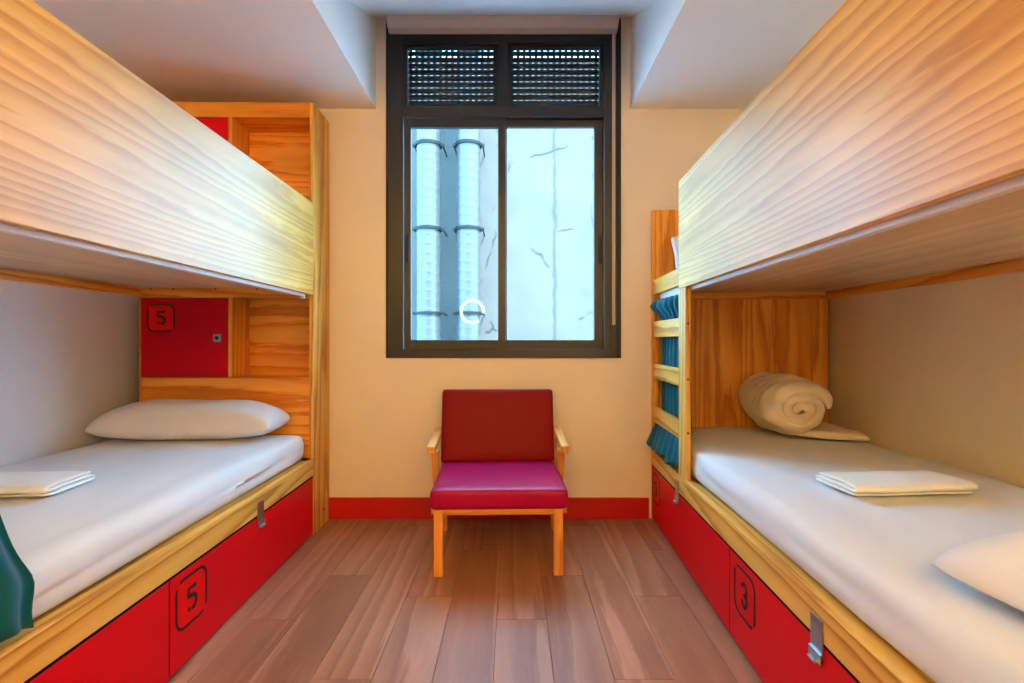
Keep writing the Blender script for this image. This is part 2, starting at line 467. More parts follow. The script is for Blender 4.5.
# ------------------------------------------------------------------ the room
RX0, RX1 = -2.10, 1.815       # where the side walls meet the window wall
YB = -1.35                    # wall behind the camera
CEIL = 2.40
RECX0, RECX1, RECZ, RECY = wx(376), wx(630), wz(18), 1.80
OPX0, OPX1, OPZ0, OPZ1 = wx(387), wx(620), wz(358), wz(18)

bm = bmesh.new(); bx(bm, -2.6, 2.4, YB - 0.1, D + 0.12, -0.12, -0.012)
floor = tag(link('floor', bm, plain('subfloor', srgb(70, 46, 36), 0.8)), kind='structure')
PW, PLEN = 0.187, 1.28
pm = None
x = -1.16 - 0.02; c = 0
while x < 0.96:
    y = YB - [0.0, 0.62, 0.27, 0.95, 0.45][c % 5]
    while y < D:
        y0, y1 = max(y, YB), min(y + PLEN, D)
        if y1 - y0 > 0.05:
            bm = bmesh.new(); bx(bm, -PW / 2 + 0.0006, PW / 2 - 0.0006, -(y1 - y0) / 2 + 0.0006, (y1 - y0) / 2 - 0.0006, -0.012, 0.0)
            bmesh.ops.bevel(bm, geom=[e for e in bm.edges if e.verts[0].co.z > -0.001 and e.verts[1].co.z > -0.001], offset=0.0010, segments=1, affect='EDGES')
            o = link('plank', bm, FLOORM(), floor)
            o.location = (x + PW / 2, (y0 + y1) / 2, 0)
        y += PLEN
    x += PW; c += 1

bm = bmesh.new()              # window wall with its opening
T = 0.12
bx(bm, -2.6, OPX0, D, D + T, -0.12, 3.1); bx(bm, OPX1, 2.4, D, D + T, -0.12, 3.1)
bx(bm, OPX0, OPX1, D, D + T, -0.12, OPZ0); bx(bm, OPX0, OPX1, D, D + T, OPZ1, 3.1)
tag(link('wall_back', bm, WALLM()), kind='structure')
RY, LY = -math.atan(0.042), math.atan(0.018)
def side_wall(name, x0, rz, sgn, m):
    bm = bmesh.new(); bx(bm, 0, sgn * 0.1, -(D - YB) - 0.2, 0.0, -0.12, 2.5)
    o = link(name, bm, m); o.location = (x0, D, 0); o.rotation_euler = (0, 0, rz)
    return tag(o, kind='structure')
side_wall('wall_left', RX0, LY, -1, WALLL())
side_wall('wall_right', RX1 + 0.02, RY, 1, plain('cream_paint_warmlit', srgb(238, 222, 188), 0.8, spec=0.2, bump=0.05, bscale=120))  # same cream as the other walls, with warm lamplight mixed in
bm = bmesh.new(); bx(bm, -2.4, 2.2, YB - 0.1, YB, -0.12, 2.5)
tag(link('wall_front', bm, WALLM()), kind='structure')
bm = bmesh.new()
bx(bm, -2.6, RECX0, YB - 0.1, D, CEIL, 3.1); bx(bm, RECX1, 2.4, YB - 0.1, D, CEIL, 3.1)
bx(bm, RECX0, RECX1, YB - 0.1, RECY, CEIL, 3.1)
prism(bm, [(RECX0, RECY, CEIL), (RECX0, D, RECZ), (RECX0, D, 3.1), (RECX0, RECY, 3.1)], (RECX1 - RECX0, 0, 0))
tag(link('ceiling', bm, CEILM()), kind='structure')
tag(box('baseboard_back', -1.07, 0.80, D - 0.014, D, 0.0, 0.124, BASERED(), bevel=0.003), kind='structure')

# two unseen uplighters added behind the camera for warm fill light
m, nt, b = newmat('lamp_bulb'); b.inputs['Emission Color'].default_value = LAMP_COL + (1,); b.inputs['Emission Strength'].default_value = 4.0
for lx, which in ((-0.85, 'left'), (0.65, 'right')):
    lamp = tag(empty('added_wall_lamp', (lx, YB, 1.80)), 'added white half bowl uplighter on the wall behind the viewer, %s one' % which, 'lamp', 'added uplighters behind the viewer')
    bm = bmesh.new(); g = []; n = 16
    for k in range(7):
        a = math.radians(90 * k / 6); rr, zz = 0.16 * math.sin(a), -0.11 * math.cos(a)
        g.append([bm.verts.new((rr * math.cos(math.pi * q / n), rr * math.sin(math.pi * q / n), zz)) for q in range(n + 1)])
    for k in range(6):
        for q in range(n): bm.faces.new((g[k][q], g[k][q + 1], g[k + 1][q + 1], g[k + 1][q]))
    bmesh.ops.remove_doubles(bm, verts=bm.verts, dist=1e-5)
    o = link('lamp_bowl', bm, plain('lamp_white', srgb(235, 232, 226), 0.5), lamp, smooth=True)
    md = o.modifiers.new('thick', 'SOLIDIFY'); md.thickness = 0.004
    bm = bmesh.new(); cyl(bm, (-0.06, 0.06, -0.045), (0.06, 0.06, -0.045), 0.015, n=12)
    link('bulb', bm, m, lamp)
    ld = bpy.data.lights.new('fill_lamp_light', 'AREA'); ld.shape = 'RECTANGLE'; ld.size = 0.22; ld.size_y = 0.09; ld.energy = LAMP_W; ld.color = LAMP_COL
    lo = bpy.data.objects.new('fill_lamp_light', ld); col.objects.link(lo); lo.parent = lamp; lo.location = (0, 0.07, -0.02); lo.rotation_euler = (math.pi, 0, 0)

# unseen globe lamp added on the same wall to warm the right bunk
gl_ = tag(empty('added_globe_lamp', (1.30, YB, 1.30)), 'added round opal globe lamp on the wall behind the viewer', 'lamp')
bm = bmesh.new(); bmesh.ops.create_uvsphere(bm, u_segments=24, v_segments=14, radius=0.09); bmesh.ops.translate(bm, vec=(0, 0.14, 0), verts=bm.verts)
m, nt, b = newmat('added_globe_glow'); b.inputs['Emission Color'].default_value = LAMP_COL + (1,); b.inputs['Emission Strength'].default_value = GLOBE
link('globe', bm, m, gl_, smooth=True)
bm = bmesh.new(); cyl(bm, (0, 0, 0), (0, 0.02, 0), 0.05, n=24); cyl(bm, (0, 0.02, 0), (0, 0.055, 0), 0.018, n=16)
link('lamp_bracket', bm, plain('lamp_white', srgb(235, 232, 226), 0.5), gl_)

# ------------------------------------------------------------------ window
win = tag(empty('window_1', (0, D, 0)), kind='structure')
def wbox(name, p0, p1, q0, q1, y0, y1, m, parent=win, bevel=0.002):
    return box(name, wx(p0), wx(p1), y0, y1, wz(q1), wz(q0), m, parent, bevel)
bm = bmesh.new()              # outer frame, transom and upper mullion
Y0, Y1 = -0.012, 0.065
for p0, p1, q0, q1 in ((387, 403, 34, 358), (604, 620, 34, 358), (403, 604, 34, 44), (403, 604, 107, 117.5), (403, 604, 349, 358), (498, 508, 44, 107)):
    bx(bm, wx(p0), wx(p1), Y0, Y1, wz(q1), wz(q0))
link('window_frame', bm, ALU(), win, bevel=0.002)
bm = bmesh.new()              # glazing beads of the upper lights
for a0, a1 in ((403, 498), (508, 604)):
    for p0, p1, q0, q1 in ((a0, a0 + 4, 44, 107), (a1 - 4, a1, 44, 107), (a0, a1, 44, 46), (a0, a1, 105.5, 107)):
        bx(bm, wx(p0), wx(p1), 0.006, 0.05, wz(q1), wz(q0))
link('glazing_bead', bm, ALU(), win)
for a0, a1 in ((407, 498), (508, 600)):
    wbox('pane', a0, a1, 45, 106.5, 0.028, 0.032, glass(), bevel=0)
def sash(p0, p1, q0, q1, ws, we, top, bot, y0, y1, latch):
    bm = bmesh.new()
    for a, b_, c_, d_ in ((p0, p0 + ws, q0, q1), (p1 - we, p1, q0, q1), (p0 + ws, p1 - we, q0, q0 + top), (p0 + ws, p1 - we, q1 - bot, q1)):
        bx(bm, wx(a), wx(b_), y0, y1, wz(d_), wz(c_))
    s = link('sash', bm, ALU(), win, bevel=0.002)
    g = wbox('pane', p0 + ws, p1 - we, q0 + top, q1 - bot, (y0 + y1) / 2 - 0.003, (y0 + y1) / 2 + 0.001, glass(), s, bevel=0)
    l = wbox('latch', latch - 2.2, latch + 2.2, 234, 263, y0 - 0.008, y0, RUBBER(), s)
    return s
sL = sash(404, 506, 118.5, 349, 7, 8, 9, 9, -0.004, 0.026, 407.2)
sR = sash(499, 604, 117.5, 349, 8, 9, 7, 9, 0.030, 0.060, 600.5)
# ring sticker on the left pane: an open circle
bm = bmesh.new()
ribbon(bm, arc(wx(472.3), wz(311.5), 11.2 * PX, -55, -368, 40), 2.6 * PX, lambda a, b, h: (a, 0.0075 - h, b), 0.0008)
tag(link('ring_sticker', bm, WHITE(), sL), 'white open ring sticker on the glass')
# shutter strap and its edge guide
wbox('shutter_strap', 611.5, 614.8, 36, 325, -0.020, -0.016, STRAP())
wbox('strap_guide', 611, 615.5, 325, 347, -0.024, -0.012, ALU())
wbox('edge_seal', 616, 620.5, 20, 358, -0.018, -0.010, RUBBER())
wbox('edge_seal', 386.5, 389, 18, 358, -0.016, -0.010, RUBBER())
bm = bmesh.new()              # rounded shutter box under the recess
prof = [(-0.10, wz(17.5)), (-0.10, wz(24)), (-0.088, wz(30)), (-0.06, wz(34)), (-0.02, wz(35.5)), (0.06, wz(35.5)), (0.06, wz(17.5))]
prism(bm, [(wx(390), y, z) for y, z in prof], (wx(616) - wx(390), 0, 0))
link('shutter_box', bm, CASS(), win, bevel=0.004)

shutter = tag(empty('roller_shutter', (0, D, 0)), 'half lowered grey slatted roller shutter behind the upper window panes', 'shutter')
sx0, sx1 = wx(400), wx(606); pitch = 0.0375
me_slat = None
zt = wz(29); k = 0
while zt - k * pitch > wz(118):
    bm = bmesh.new(); h = pitch - 0.0055
    pts = [(0.0, 0.0), (-0.004, h * 0.25), (-0.0055, h * 0.5), (-0.004, h * 0.75), (0.0, h), (0.001, h), (0.001, 0.0)]
    if me_slat is None:
        prism(bm, [(sx0, y, z) for y, z in pts], (sx1 - sx0, 0, 0))
        xx = sx0
        while xx < sx1:           # bridges that leave short slits of daylight
            bx(bm, xx, min(xx + 0.019, sx1), 0.0, 0.001, -0.0056, 0.0005); xx += 0.036
        o = link('slat', bm, SHUT(), shutter); me_slat = o.data
    else:
        bm.free(); o = bpy.data.objects.new('slat', me_slat); col.objects.link(o); o.parent = shutter
    o.location = (0.012 * (k % 2) * 0, 0.085, zt - (k + 1) * pitch)
    k += 1
box('guide_rail', sx0 - 0.02, sx0, 0.07, 0.10, OPZ0, OPZ1, ALU(), shutter)
box('guide_rail', sx1, sx1 + 0.02, 0.07, 0.10, OPZ0, OPZ1, ALU(), shutter)

# ------------------------------------------------------------------ outside: pale wall of the light well with two ducts
YO = 8.0
bm = bmesh.new(); bx(bm, -2.35, 1.90, YO, YO + 0.3, -1.2, 5.5)
tag(link('wall_outside', bm, concrete()), kind='structure')
bm = bmesh.new(); bx(bm, -7, 7, D + T, 14, -1.3, -1.2)
tag(link('ground_outside', bm, plain('outside_ground', (0.11, 0.15, 0.20, 1), 0.9, vary=0.1, bump=0.1)), kind='structure')
YD = YO - 0.45
def duct(pxc, label):
    s = YD / F
    cx = (pxc - 512) * s; r = 11.7 * s
    e = tag(empty('ventilation_duct', (cx, YD, -1.2)), label, 'duct', 'ventilation ducts on the outside wall')
    n = 40; hgt = 6.6; step = 0.02; rows = []
    bm = bmesh.new(); nz = int(hgt / step); tp = 0.14
    for i in range(nz + 1):
        row = []
        for k in range(n):
            a = 2 * math.pi * k / n
            ph = ((i * step) / tp + k / n) % 1.0
            rr = r + (0.0065 if ph < 0.13 else 0.0)
            row.append(bm.verts.new((rr * math.cos(a), rr * math.sin(a), i * step)))
        rows.append(row)
    for i in range(nz):
        for k in range(n):
            bm.faces.new((rows[i][k], rows[i][(k + 1) % n], rows[i + 1][(k + 1) % n], rows[i + 1][k]))
    link('spiral_tube', bm, DUCT(), e, smooth=True)
    for py in (145.5, 229.5, 313.5):
        z = CAMZ + (340 - py) * s + 1.2
        bm = bmesh.new(); m_ = 32; ring = []
        for k in range(m_):
            a = 2 * math.pi * k / m_
            ring.append([bm.verts.new(((r + q) * math.cos(a), (r + q) * math.sin(a), z + h)) for q, h in ((0.006, -0.022), (0.024, -0.022), (0.024, 0.022), (0.006, 0.022))])
        for k in range(m_):
            A, B = ring[k], ring[(k + 1) % m_]
            for q in range(4): bm.faces.new((A[q], B[q], B[(q + 1) % 4], A[(q + 1) % 4]))
        cl = link('pipe_clamp', bm, CLAMP(), e)
        for sg in (-1, 1):
            bm = bmesh.new()
            bx(bm, sg * (r + 0.006), sg * (r + 0.062), -0.022, 0.022, z - 0.022, z + 0.022)
            cyl(bm, (sg * (r + 0.04), 0, z), (sg * (r + 0.04), YO - YD, z), 0.011, n=8)
            link('clamp_bolt', bm, CLAMP(), cl)
duct(428.5, 'left spiral metal duct with clamps outside the window')
duct(468.5, 'right spiral metal duct behind the white ring sticker')

# ------------------------------------------------------------------ bunk beds
XR0, XL0 = 0.816, -1.068
def bed_pt(side, u, v, z=0.0):
    """bed coordinates (u away from the aisle, v from the window wall) to the room"""
    if side == 'R':
        a = RY; x0, s = XR0, 1
    else:
        a = LY; x0, s = XL0, -1
    lx, ly = s * u, -v
    return Vector((x0 + lx * math.cos(a) - ly * math.sin(a), D - 0.004 + lx * math.sin(a) + ly * math.cos(a), z))
ROT = {'L': LY, 'R': RY}
SG = {'L': -1, 'R': 1}
def ub(side, parent, name, u0, u1, v0, v1, z0, z1, m, bevel=0.0015):
    s = SG[side]
    return box(name, s * u0, s * u1, -v1, -v0, z0, z1, m, parent, bevel)
def hasp(side, drawer, v, z0=0.262, z1=0.372):
    """folded steel hasp strap over the drawer's upper edge, with staple"""
    s = SG[side]; f = -s
    bm = bmesh.new()
    bx(bm, f * 0.0005, f * 0.004, -v - 0.026, -v + 0.026, z0 + 0.02, z1)
    bx(bm, f * 0.004, f * 0.009, -v - 0.026, -v + 0.026, z0 + 0.006, z0 + 0.03)
    h = tag(link('hasp', bm, STEEL(), drawer, bevel=0.001), 'steel hasp strap')
    bm = bmesh.new()
    cyl(bm, (f * 0.0, -v - 0.012, z0 + 0.008), (f * 0.016, -v - 0.012, z0 + 0.008), 0.004, n=10)
    cyl(bm, (f * 0.0, -v + 0.012, z0 + 0.008), (f * 0.016, -v + 0.012, z0 + 0.008), 0.004, n=10)
    cyl(bm, (f * 0.014, -v - 0.014, z0 + 0.008), (f * 0.014, -v + 0.014, z0 + 0.008), 0.004, n=10)
    link('staple', bm, STEEL(), drawer)
def drawer(side, parent, v0, v1, digit, badge_v, hasp_v, plate):
    d = ub(side, parent, 'drawer', 0.001, 0.020, v0 + 0.003, v1 - 0.003, 0.014, 0.310, RED(), bevel=0.001)
    s = SG[side]
    if badge_v is not None:
        if side == 'R': f = lambda a, b, h: (0.0008 - h, -(badge_v + a), 0.205 + b)
        else: f = lambda a, b, h: (-0.0008 + h, -(badge_v - a), 0.205 + b)
        badge(d, digit, f, 0.155, plate)
    if hasp_v: hasp(side, d, hasp_v)
    ub(side, d, 'gap_shade_strip', 0.0016, 0.024, v0, v1, 0.3102, 0.3188, DARK(), 0.0)  # black strips painted in where the drawer gaps hold only shade
    ub(side, d, 'gap_shade_strip', 0.0030, 0.018, v1 - 0.003, v1 + 0.003, 0.014, 0.3100, DARK(), 0.0)
    return d

def common(side, bed, vs, ve, vg, uw, g0, g1):
    """parts that both bunks share"""
    ub(side, bed, 'guard_panel', 0.0, 0.024, vg, ve, g0, g1, GUARD(), 0.002)
    ub(side, bed, 'bunk_base', 0.026, uw, vs, ve, 1.322, 1.338, wood('bunk_underside', srgb(226, 198, 160), srgb(218, 186, 144), srgb(200, 164, 120), grain='Y', size=1.2, rings=8, contrast=0.6, lines=5, stretch=0.12), 0.0)
    ub(side, bed, 'wall_ledger', uw - 0.028, uw, vs, ve, 1.280, 1.321, WARMLITY())
    r = ub(side, bed, 'curtain_rail', 0.030, 0.052, vs + 0.04, ve - 0.03, 1.274, 1.321, RAILW(), 0.003)
    ub(side, r, 'end_stop', 0.032, 0.050, vs + 0.030, vs + 0.044, 1.264, 1.288, RAILW(), 0.002)
    ub(side, bed, 'side_rail', 0.0, 0.026, vs, ve, 0.319, 0.405, PINEY(), 0.002)
    ub(side, bed, 'mattress_base', 0.026, uw, vs, ve, 0.382, 0.400, PINEY(), 0.0)
    ub(side, bed, 'plinth', 0.026, uw, vs, ve, 0.0, 0.318, DARK(), 0.0)  # black backing, so the gaps around the drawers look shaded
    ub(side, bed, 'foot_post', 0.0, 0.075, ve, ve + 0.030, 0.0, g1, WARMLITZ())
    ub(side, bed, 'foot_post', uw - 0.075, uw, ve, ve + 0.030, 0.0, g1, WARMLITZ())
    ub(side, bed, 'footboard', 0.075, uw - 0.075, ve + 0.004, ve + 0.026, 0.02, 0.60, WARMLITX())
    ub(side, bed, 'footboard', 0.075, uw - 0.075, ve + 0.004, ve + 0.026, g0, g1, WARMLITX())

# ---- left bunk with a tall headboard cabinet
UL = 0.938
bedL = tag(empty('bunk_bed', bed_pt('L', 0, 0), LY), 'pine bunk bed on the left with a tall headboard cabinet and number 5 drawer', 'bunk bed')
EL = 2.47
CD = 0.25                     # depth of the headboard cabinet
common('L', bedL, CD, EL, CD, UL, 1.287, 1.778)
KU = 0.982
zc = lambda z: CAMZ + (z - CAMZ) * KU if z > 0 else 0.0
vc = lambda v: v + (CD - 0.20 if v > 0.15 else 0.0)
def P(name, u0, u1, v0, v1, z0, z1, m, **k):
    return ub('L', bedL, name, u0 * KU, u1 * KU, vc(v0), vc(v1), zc(z0), zc(z1), m, **k)
P('side_panel', 0.0, 0.022, 0.0, 0.20, 0.0, 2.34, PINEZ())
P('side_panel', 0.930, UL, 0.0, 0.20, 0.0, 2.34, WARMLITZ())
P('top_board', 0.022, 0.930, 0.0, 0.198, 2.258, 2.34, WARMLITX())
P('back_panel', 0.022, 0.930, 0.045, 0.062, 0.35, 2.258, WARMLITX())
P('shelf', 0.022, 0.930, 0.062, 0.196, 1.86, 1.88, WARMLITX())
P('divider', 0.440, 0.462, 0.062, 0.197, 1.88, 2.258, WARMLITZ())
P('divider', 0.440, 0.462, 0.062, 0.197, 0.842, 1.275, WARMLITZ())
P('headboard', 0.022, 0.930, 0.165, 0.186, 1.352, 1.86, WARMLITX())
P('headboard', 0.022, 0.930, 0.165, 0.186, 0.40, 0.757, WARMLITX())
P('shelf', 0.022, 0.930, 0.062, 0.197, 0.758, 0.840, WARMLITX())
tr = P('header_rail', 0.022, 0.930, 0.165, 0.198, 1.276, 1.335, WARMLITX())
for uu in (0.30, 0.52, 0.74, 0.86):
    bm = bmesh.new(); cyl(bm, (-uu, -vc(0.1985), zc(1.322)), (-uu, -vc(0.196), zc(1.322)), 0.0045, n=10); link('screw', bm, SCREW(), tr)
dU = P('cabinet_door', 0.464, 0.929, 0.180, 0.196, 1.884, 2.254, RED())
dL_ = P('cabinet_door', 0.464, 0.929, 0.180, 0.196, 0.844, 1.272, DOORRED())
badge(dL_, '5', lambda a, b, h: (-0.822 * KU + a, -vc(0.1962) - h, zc(1.165) + b), 0.140)
def lock(door, u, z):
    l = ub('L', door, 'lock', u - 0.020, u + 0.020, vc(0.196), vc(0.203), z - 0.021, z + 0.021, STEEL(), 0.002)
    bm = bmesh.new(); cyl(bm, (-u, -vc(0.2028), z), (-u, -vc(0.206), z), 0.010, n=14); link('lock_barrel', bm, INK(), l)
lock(dL_, 0.510, 1.056); lock(dU, 0.510, 2.0)
bm = bmesh.new(); bx(bm, -0.028, -0.022, -0.235, -0.215, 2.00, 2.04); link('door_catch', bm, STEEL(), bedL)
bm = bmesh.new(); cyl(bm, (-0.0005, -0.10, 0.09), (0.0012, -0.10, 0.09), 0.007, n=12); link('screw', bm, SCREW(), bedL)
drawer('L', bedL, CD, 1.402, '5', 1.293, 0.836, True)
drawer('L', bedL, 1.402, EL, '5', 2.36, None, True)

# ---- right bunk with a ladder next to the window wall
UR = 0.995
VL = 0.545                    # where the ladder ends and the guard panel begins
bedR = tag(empty('bunk_bed', bed_pt('R', 0, 0), RY), 'pine bunk bed on the right with a ladder and number 3 drawer', 'bunk bed')
ER = 2.34
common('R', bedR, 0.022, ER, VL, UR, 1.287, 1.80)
Q = lambda *a, **k: ub('R', bedR, *a, **k)
Q('headboard', 0.0, UR, 0.0, 0.022, 0.318, 1.80, WARMLITZ())
Q('corner_post', 0.0, 0.012, 0.0, 0.004, 0.0, 0.318, WARMLITZ(), bevel=0)
Q('bunk_rail', 0.0, 0.024, 0.022, VL - 0.001, 1.306, 1.388, PINEY())
Q('header_rail', 0.055, UR - 0.03, 0.022, 0.050, 1.278, 1.321, WARMLITX())
lad = Q('ladder_post', 0.0, 0.026, VL, VL + 0.104, 0.406, 1.286, PINEZ(), bevel=0.003)
for z in (1.12, 0.865, 0.62):
    bm = bmesh.new(); cyl(bm, (0.013, -VL - 0.103, z), (0.013, -VL - 0.1055, z), 0.005, n=10); link('screw', bm, SCREW(), lad)
Q('ladder_post', 0.0, 0.026, 0.022, 0.058, 0.406, 1.305, WARMLITZ(), bevel=0.002)
for z0, z1 in ((1.062, 1.150), (0.825, 0.908), (0.576, 0.660)):
    Q('ladder_rung', 0.0, 0.026, 0.058, VL, z0, z1, PINEY(), bevel=0.004)
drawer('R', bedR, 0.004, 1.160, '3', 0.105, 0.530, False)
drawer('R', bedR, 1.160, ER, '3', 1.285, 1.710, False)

# ------------------------------------------------------------------ bedding
def mattress(side, u0, u1, v0, v1, z0, z1, label, seed):
    hx, hy, hz = (u1 - u0) / 2, (v1 - v0) / 2, (z1 - z0) / 2
    def fn(p):
        q = Vector((p.x * 2.2 + seed, p.y * 0.7, seed))
        n = noise.noise(q) * 0.008
        if p.z > 0:
            n += 0.004 * noise.noise(Vector((p.x * 14 + seed, p.y * 1.6, 3)))
            n += 0.012 * (1 - (p.x / hx) ** 2) - 0.006
            n += 0.004 * noise.noise(Vector((p.x * 9 + p.y * 2.4, p.y * 1.2 - p.x * 3, seed + 4)))
            # pulled folds along the long sides
            ed = max(0, abs(p.x) / hx - 0.72) / 0.28
            n += 0.010 * ed * noise.noise(Vector((p.x * 26, p.y * 2.2 + seed, 9)))
        z = p.z + (n if p.z > 0 else 0)
        x = p.x + 0.006 * noise.noise(Vector((p.y * 3 + seed, p.z * 22, 5))) * (abs(p.x) / hx) ** 6
        return Vector((x, p.y, z))
    bm = soft_box(hx, hy, hz, 0.045, 30, 50, 5, fn)
    o = link('mattress', bm, SHEET(), None, smooth=True)
    o.location = bed_pt(side, (u0 + u1) / 2, (v0 + v1) / 2, (z0 + z1) / 2)
    o.rotation_euler = (0, 0, ROT[side])
    return tag(o, label, 'mattress')
mattress('L', 0.036, UL + 0.055, CD + 0.002, EL - 0.02, 0.401, 0.548, 'white sheeted mattress on the lower left bunk under a long pillow', 3.1)
mattress('R', 0.036, UR - 0.005, 0.026, ER - 0.01, 0.401, 0.548, 'white sheeted mattress on the lower right bunk under the rolled duvet', 8.4)
mattress('R', 0.058, UR - 0.03, 0.026, ER - 0.01, 1.339, 1.392, 'thin white mattress on the upper right bunk', 5.2)

ZM = 0.552
o = subsurf(link('pillow', pillow_bm(0.90, 0.31, 0.185, 2.3), PILLOWM(), smooth=True))
o.location = (-1.600, 2.520, ZM + 0.004); o.rotation_euler = (0.03, 0, math.radians(4))
tag(o, 'long white pillow against the headboard of the left lower bunk', 'pillow')
o = subsurf(link('pillow', pillow_bm(0.86, 0.44, 0.150, 5.7, flat=0.22), PILLOWM(), smooth=True))
o.location = (1.270, 0.850, ZM + 0.004); o.rotation_euler = (0.0, 0.0, math.radians(4))
tag(o, 'white pillow at the near end of the right lower bunk', 'pillow')
o = subsurf(link('pillow', pillow_bm(0.64, 0.26, 0.10, 9.1, flat=0.5), PILLOWM(), smooth=True))
o.location = bed_pt('R', 0.385, 0.12, 1.50); o.rotation_euler = (math.radians(62), 0, RY)
o.location.z = 1.495
tag(o, 'white pillow leaning on the headboard of the upper right bunk', 'pillow')

# rolled duvet: a spiral of thick quilt
def spiral(turns, r0, r1, tail, n=70):
    pts = []
    for k in range(n + 1):
        t = k / n
        a = math.radians(200) - t * turns * 2 * math.pi
        r = r0 + (r1 - r0) * t
        pts.append((r * 1.16 * math.cos(a), r * math.sin(a)))
    return pts
base = spiral(2.55, 0.012, 0.140, 0, 84)
last = base[-1]
# lead the loose end down and out along the mattress
def duvet_fn(v, k):
    r, p, q = v
    s = abs(2 * k - 1)
    sq = 1 - 0.16 * s ** 4
    nz = Vector((r * 7, p * 7, q * 7))
    f = 1 + 0.12 * noise.noise(nz) + 0.11 * noise.noise(nz * 2.3 + Vector((4, 1, 7))) + 0.06 * noise.noise(nz * 5.0) + 0.05 * noise.noise(Vector((r * 30, p * 9, q * 9)))
    bulge = r + (0.03 * (1 - (p * p + q * q) / 0.022)) * (1 if k > 0.5 else -1) * s ** 3
    return Vector((bulge + 0.030 * noise.noise(nz * 1.6 + Vector((9, 2, 0))), p * sq * f, max(-0.158, q * sq * f)))
bm = strip_bm(base, 0.060, 0.44, 24, duvet_fn)
dv = tag(empty('duvet', (1.400, 2.60, ZM + 0.158), 0), 'rolled cream duvet by the headboard of the right lower bunk', 'duvet')
dv.rotation_euler = (0, 0, math.radians(-96))
subsurf(link('quilt_roll', bm, DUVETM(), dv, smooth=True))
# loose corner of the quilt lying beside the roll
tailp = [(-0.03, -0.122), (0.08, -0.126), (0.15, -0.128), (0.22, -0.132), (0.29, -0.137), (0.34, -0.141)]
bm = strip_bm(tailp, 0.040, 0.36, 16, lambda v, k: Vector((v.x + 0.02 * noise.noise(Vector((v.y * 9, 1, 2))), v.y + 0.02 * noise.noise(Vector((v.x * 8, 4, 2))), v.z + 0.014 * noise.noise(Vector((v.x * 16, v.y * 16, 1))) + 0.005)))
subsurf(link('quilt_flap', bm, DUVETM(), dv, smooth=True))

def towel(loc, rz, L, W, label, seed):
    """a towel folded over into three layers"""
    h = W / 2; t = 0.0070
    path = [(-h * 0.96, 0.0), (-h * 0.3, 0.0), (h * 0.4, 0.0005), (h - t, 0.001)]
    path += [(h - t + t * math.sin(a), t + 0.001 - t * math.cos(a)) for a in (0.6, 1.57, 2.5)]
    path += [(h * 0.5, 2 * t), (-h * 0.3, 2 * t), (-h + t, 2 * t)]
    path += [(-h + t - t * math.sin(a), 3 * t - t * math.cos(a)) for a in (0.6, 1.57, 2.5)]
    path += [(-h * 0.4, 4 * t), (h * 0.4, 4 * t), (h * 0.95, 4 * t - 0.001)]
    fn = lambda v, k: Vector((v.x + 0.006 * noise.noise(Vector((v.y * 8, v.z * 60, seed))), v.y + 0.003 * noise.noise(Vector((v.x * 9, v.z * 40, seed))), v.z + 0.003 * noise.noise(Vector((v.x * 7 + seed, v.y * 7, 0)))))
    bm = strip_bm(path, 0.012, L, 16, fn)
    o = subsurf(link('folded_towel', bm, TOWELM(), smooth=True))
    o.location = loc; o.rotation_euler = (0, 0, rz)
    return tag(o, label, 'towel')
towel((1.245, 1.635, ZM + 0.014), math.radians(3), 0.40, 0.185, 'folded white towel on the right lower bunk mattress', 2.0)
towel((-1.63, 1.615, ZM + 0.014), math.radians(4), 0.40, 0.20, 'folded white towel on the left lower bunk mattress', 6.0)

# ------------------------------------------------------------------ curtains
def curtain(side, label, cols, z0, z1, fn, folds):
    """gathered cloth; fn(t, h) gives (u, v) for t across and h from bottom to top"""
    bm = bmesh.new(); NT, NZ = cols, 44; g = []
    s = SG[side]
    for j in range(NZ + 1):
        h = j / NZ; row = []
        for i in range(NT + 1):
            t = i / NT
            u, v, z = fn(t, h)
            row.append(bm.verts.new((s * u, -v, z)))
        g.append(row)
    for j in range(NZ):
        for i in range(NT):
            bm.faces.new((g[j][i], g[j][i + 1], g[j + 1][i + 1], g[j + 1][i]))
    o = link('curtain', bm, TEAL(), None, smooth=True)
    o.location = bed_pt(side, 0, 0); o.rotation_euler = (0, 0, ROT[side])
    md = o.modifiers.new('cloth', 'SOLIDIFY'); md.thickness = 0.003; md.offset = 0
    return tag(o, label, 'curtain')
def fold(t, h, k, a, ph=0.0):
    return a * math.sin(2 * math.pi * k * t + ph + 0.7 * math.sin(2.2 * h + t * 5)) * (0.75 + 0.25 * math.sin(7 * t + 3))
def cr(t, h):
    z = 0.432 + (1.272 - 0.432) * h
    u = 0.050 + fold(t, h, 6.5, 0.020)
    # it leans out between the rungs near the top and flares over the rail at its hem
    top = math.exp(-((z - 1.235) / 0.045) ** 2)
    bot = max(0.0, min(1.0, (0.585 - z) / 0.15))
    wall = max(0.0, 1 - t * 1.25)
    if z < 0.60: u = u + (0.014 + fold(t, h, 6.5, 0.012) - u) * min(1.0, (0.60 - z) / 0.03)
    u -= top * (0.060 * wall + 0.012) + bot * (0.050 - 0.022 * t)
    v = 0.045 + 0.500 * t + 0.006 * math.sin(h * 9)
    v -= (0.020 * top + 0.022 * bot) * wall
    return u, v, z + 0.008 * math.sin(t * 22) * (1 - h) + 0.012 * wall * bot
curtain('R', 'teal fabric curtain gathered behind the ladder of the right bunk', 150, 0, 1, cr, 7)
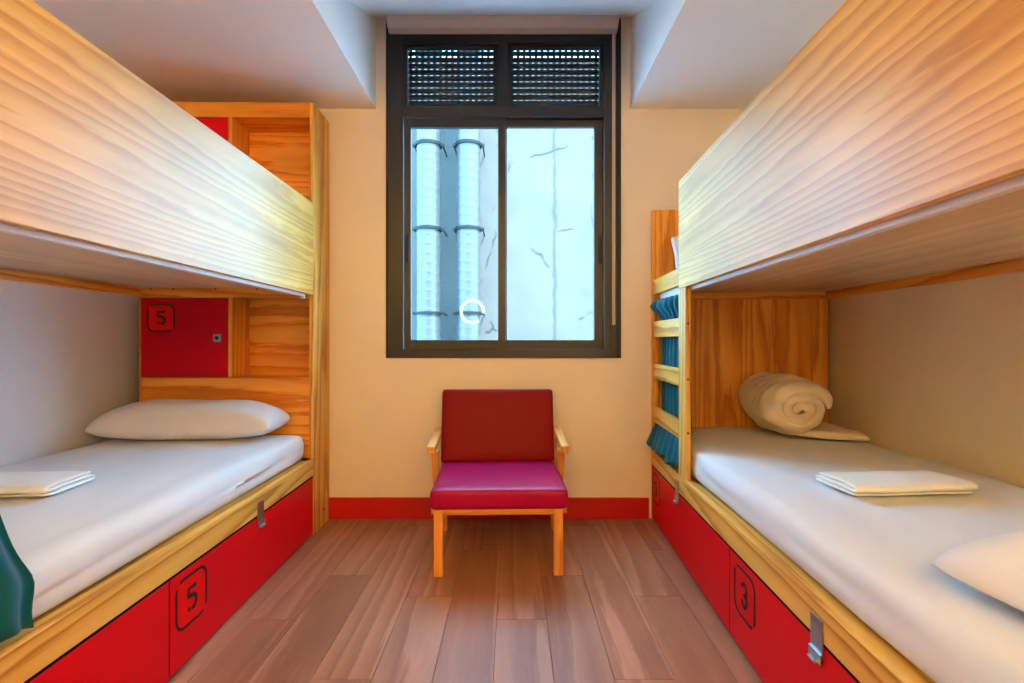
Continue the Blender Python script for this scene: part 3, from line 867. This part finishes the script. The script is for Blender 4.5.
def cl_(t, h):
    z = 0.412 + (1.272 - 0.412) * h
    spread = (1 - h) ** 2.0
    u = 0.050 + fold(t, h, 4.0, 0.020 + 0.012 * spread) + 0.004 * spread - 0.018 * math.exp(-((h - 0.0) / 0.06) ** 2) * 0
    v = 1.925 - 0.100 * spread + (0.24 + 0.06 * spread) * t - 0.025 * math.exp(-((h - 0.12) / 0.06) ** 2) * (1 - t) ** 3
    w_ = max(0.0, min(1.0, (0.80 - z) / 0.22)); u = u * (1 - w_) + (0.016 + (u - 0.050) * 0.45) * w_
    return min(0.057, max(u, 0.005)), v, z + 0.012 * math.sin(t * 9) * (1 - h)
curtain('L', 'teal fabric curtain bunched at the near end of the left bunk', 90, 0, 1, cl_, 4)

# ------------------------------------------------------------------ armchair
CX = -0.056
ch = tag(empty('armchair', (CX, 2.20, 0), math.radians(1.5)), 'low wooden armchair with red vinyl seat under the window', 'armchair')
def cush(name, hx, hy, hz, r, loc, rx, m, crown):
    def fn(p):
        n = crown * (1 - (p.x / hx) ** 4) * (1 - (p.y / hy) ** 4)
        return Vector((p.x, p.y, p.z + (n if p.z > 0 else 0)))
    bm = soft_box(hx, hy, hz, r, 14, 12, 2, fn)
    o = link(name, bm, m, ch, smooth=True)
    o.location = loc; o.rotation_euler = (rx, 0, 0)
    return o
cush('seat', 0.306, 0.262, 0.045, 0.024, (0.0, 0.255, 0.343), math.radians(0.5), VINYL(), 0.006)
cush('backrest', 0.309, 0.200, 0.034, 0.020, (-0.008, 0.572, 0.572), math.radians(75), VINYLB(), 0.010)
for sx_ in (-1, 1):
    box('leg', sx_ * 0.266 - 0.003 - 0.0200, sx_ * 0.266 - 0.003 + 0.0200, 0.01, 0.05, 0.0, 0.297, BEECH(), ch, 0.003)
    bm = bmesh.new()           # rear leg leans back and carries the backrest
    prism(bm, [(sx_ * 0.302 - 0.018, 0.545, 0.0), (sx_ * 0.302 - 0.018, 0.590, 0.0), (sx_ * 0.302 - 0.018, 0.560, 0.300), (sx_ * 0.302 - 0.018, 0.600, 0.50), (sx_ * 0.302 - 0.018, 0.570, 0.50), (sx_ * 0.302 - 0.018, 0.510, 0.300)], (0.036, 0, 0))
    link('leg', bm, BEECH(), ch, bevel=0.003)
    box('side_rail', sx_ * 0.292 - 0.014, sx_ * 0.292 + 0.014, 0.05, 0.52, 0.262, 0.297, BEECHY(), ch, 0.002)
    bm = bmesh.new()           # arm support
    x0 = sx_ * 0.318 - 0.021
    prism(bm, [(x0, 0.29, 0.488), (x0, 0.37, 0.492), (x0, 0.42, 0.27), (x0, 0.38, 0.27)], (0.032, 0, 0))
    link('arm_support', bm, BEECH(), ch, bevel=0.003)
    bm = bmesh.new()           # armrest, rising a little to the back
    x0 = sx_ * 0.329 - 0.025
    prism(bm, [(x0, 0.25, 0.488), (x0, 0.25, 0.524), (x0, 0.62, 0.560), (x0, 0.62, 0.524)], (0.040, 0, 0))
    link('armrest', bm, BEECHY(), ch, bevel=0.004)
box('front_rail', -0.249, 0.243, 0.014, 0.042, 0.270, 0.297, BEECHX(), ch, 0.002)
box('back_rail', -0.284, 0.284, 0.53, 0.555, 0.262, 0.297, BEECHX(), ch, 0.002)
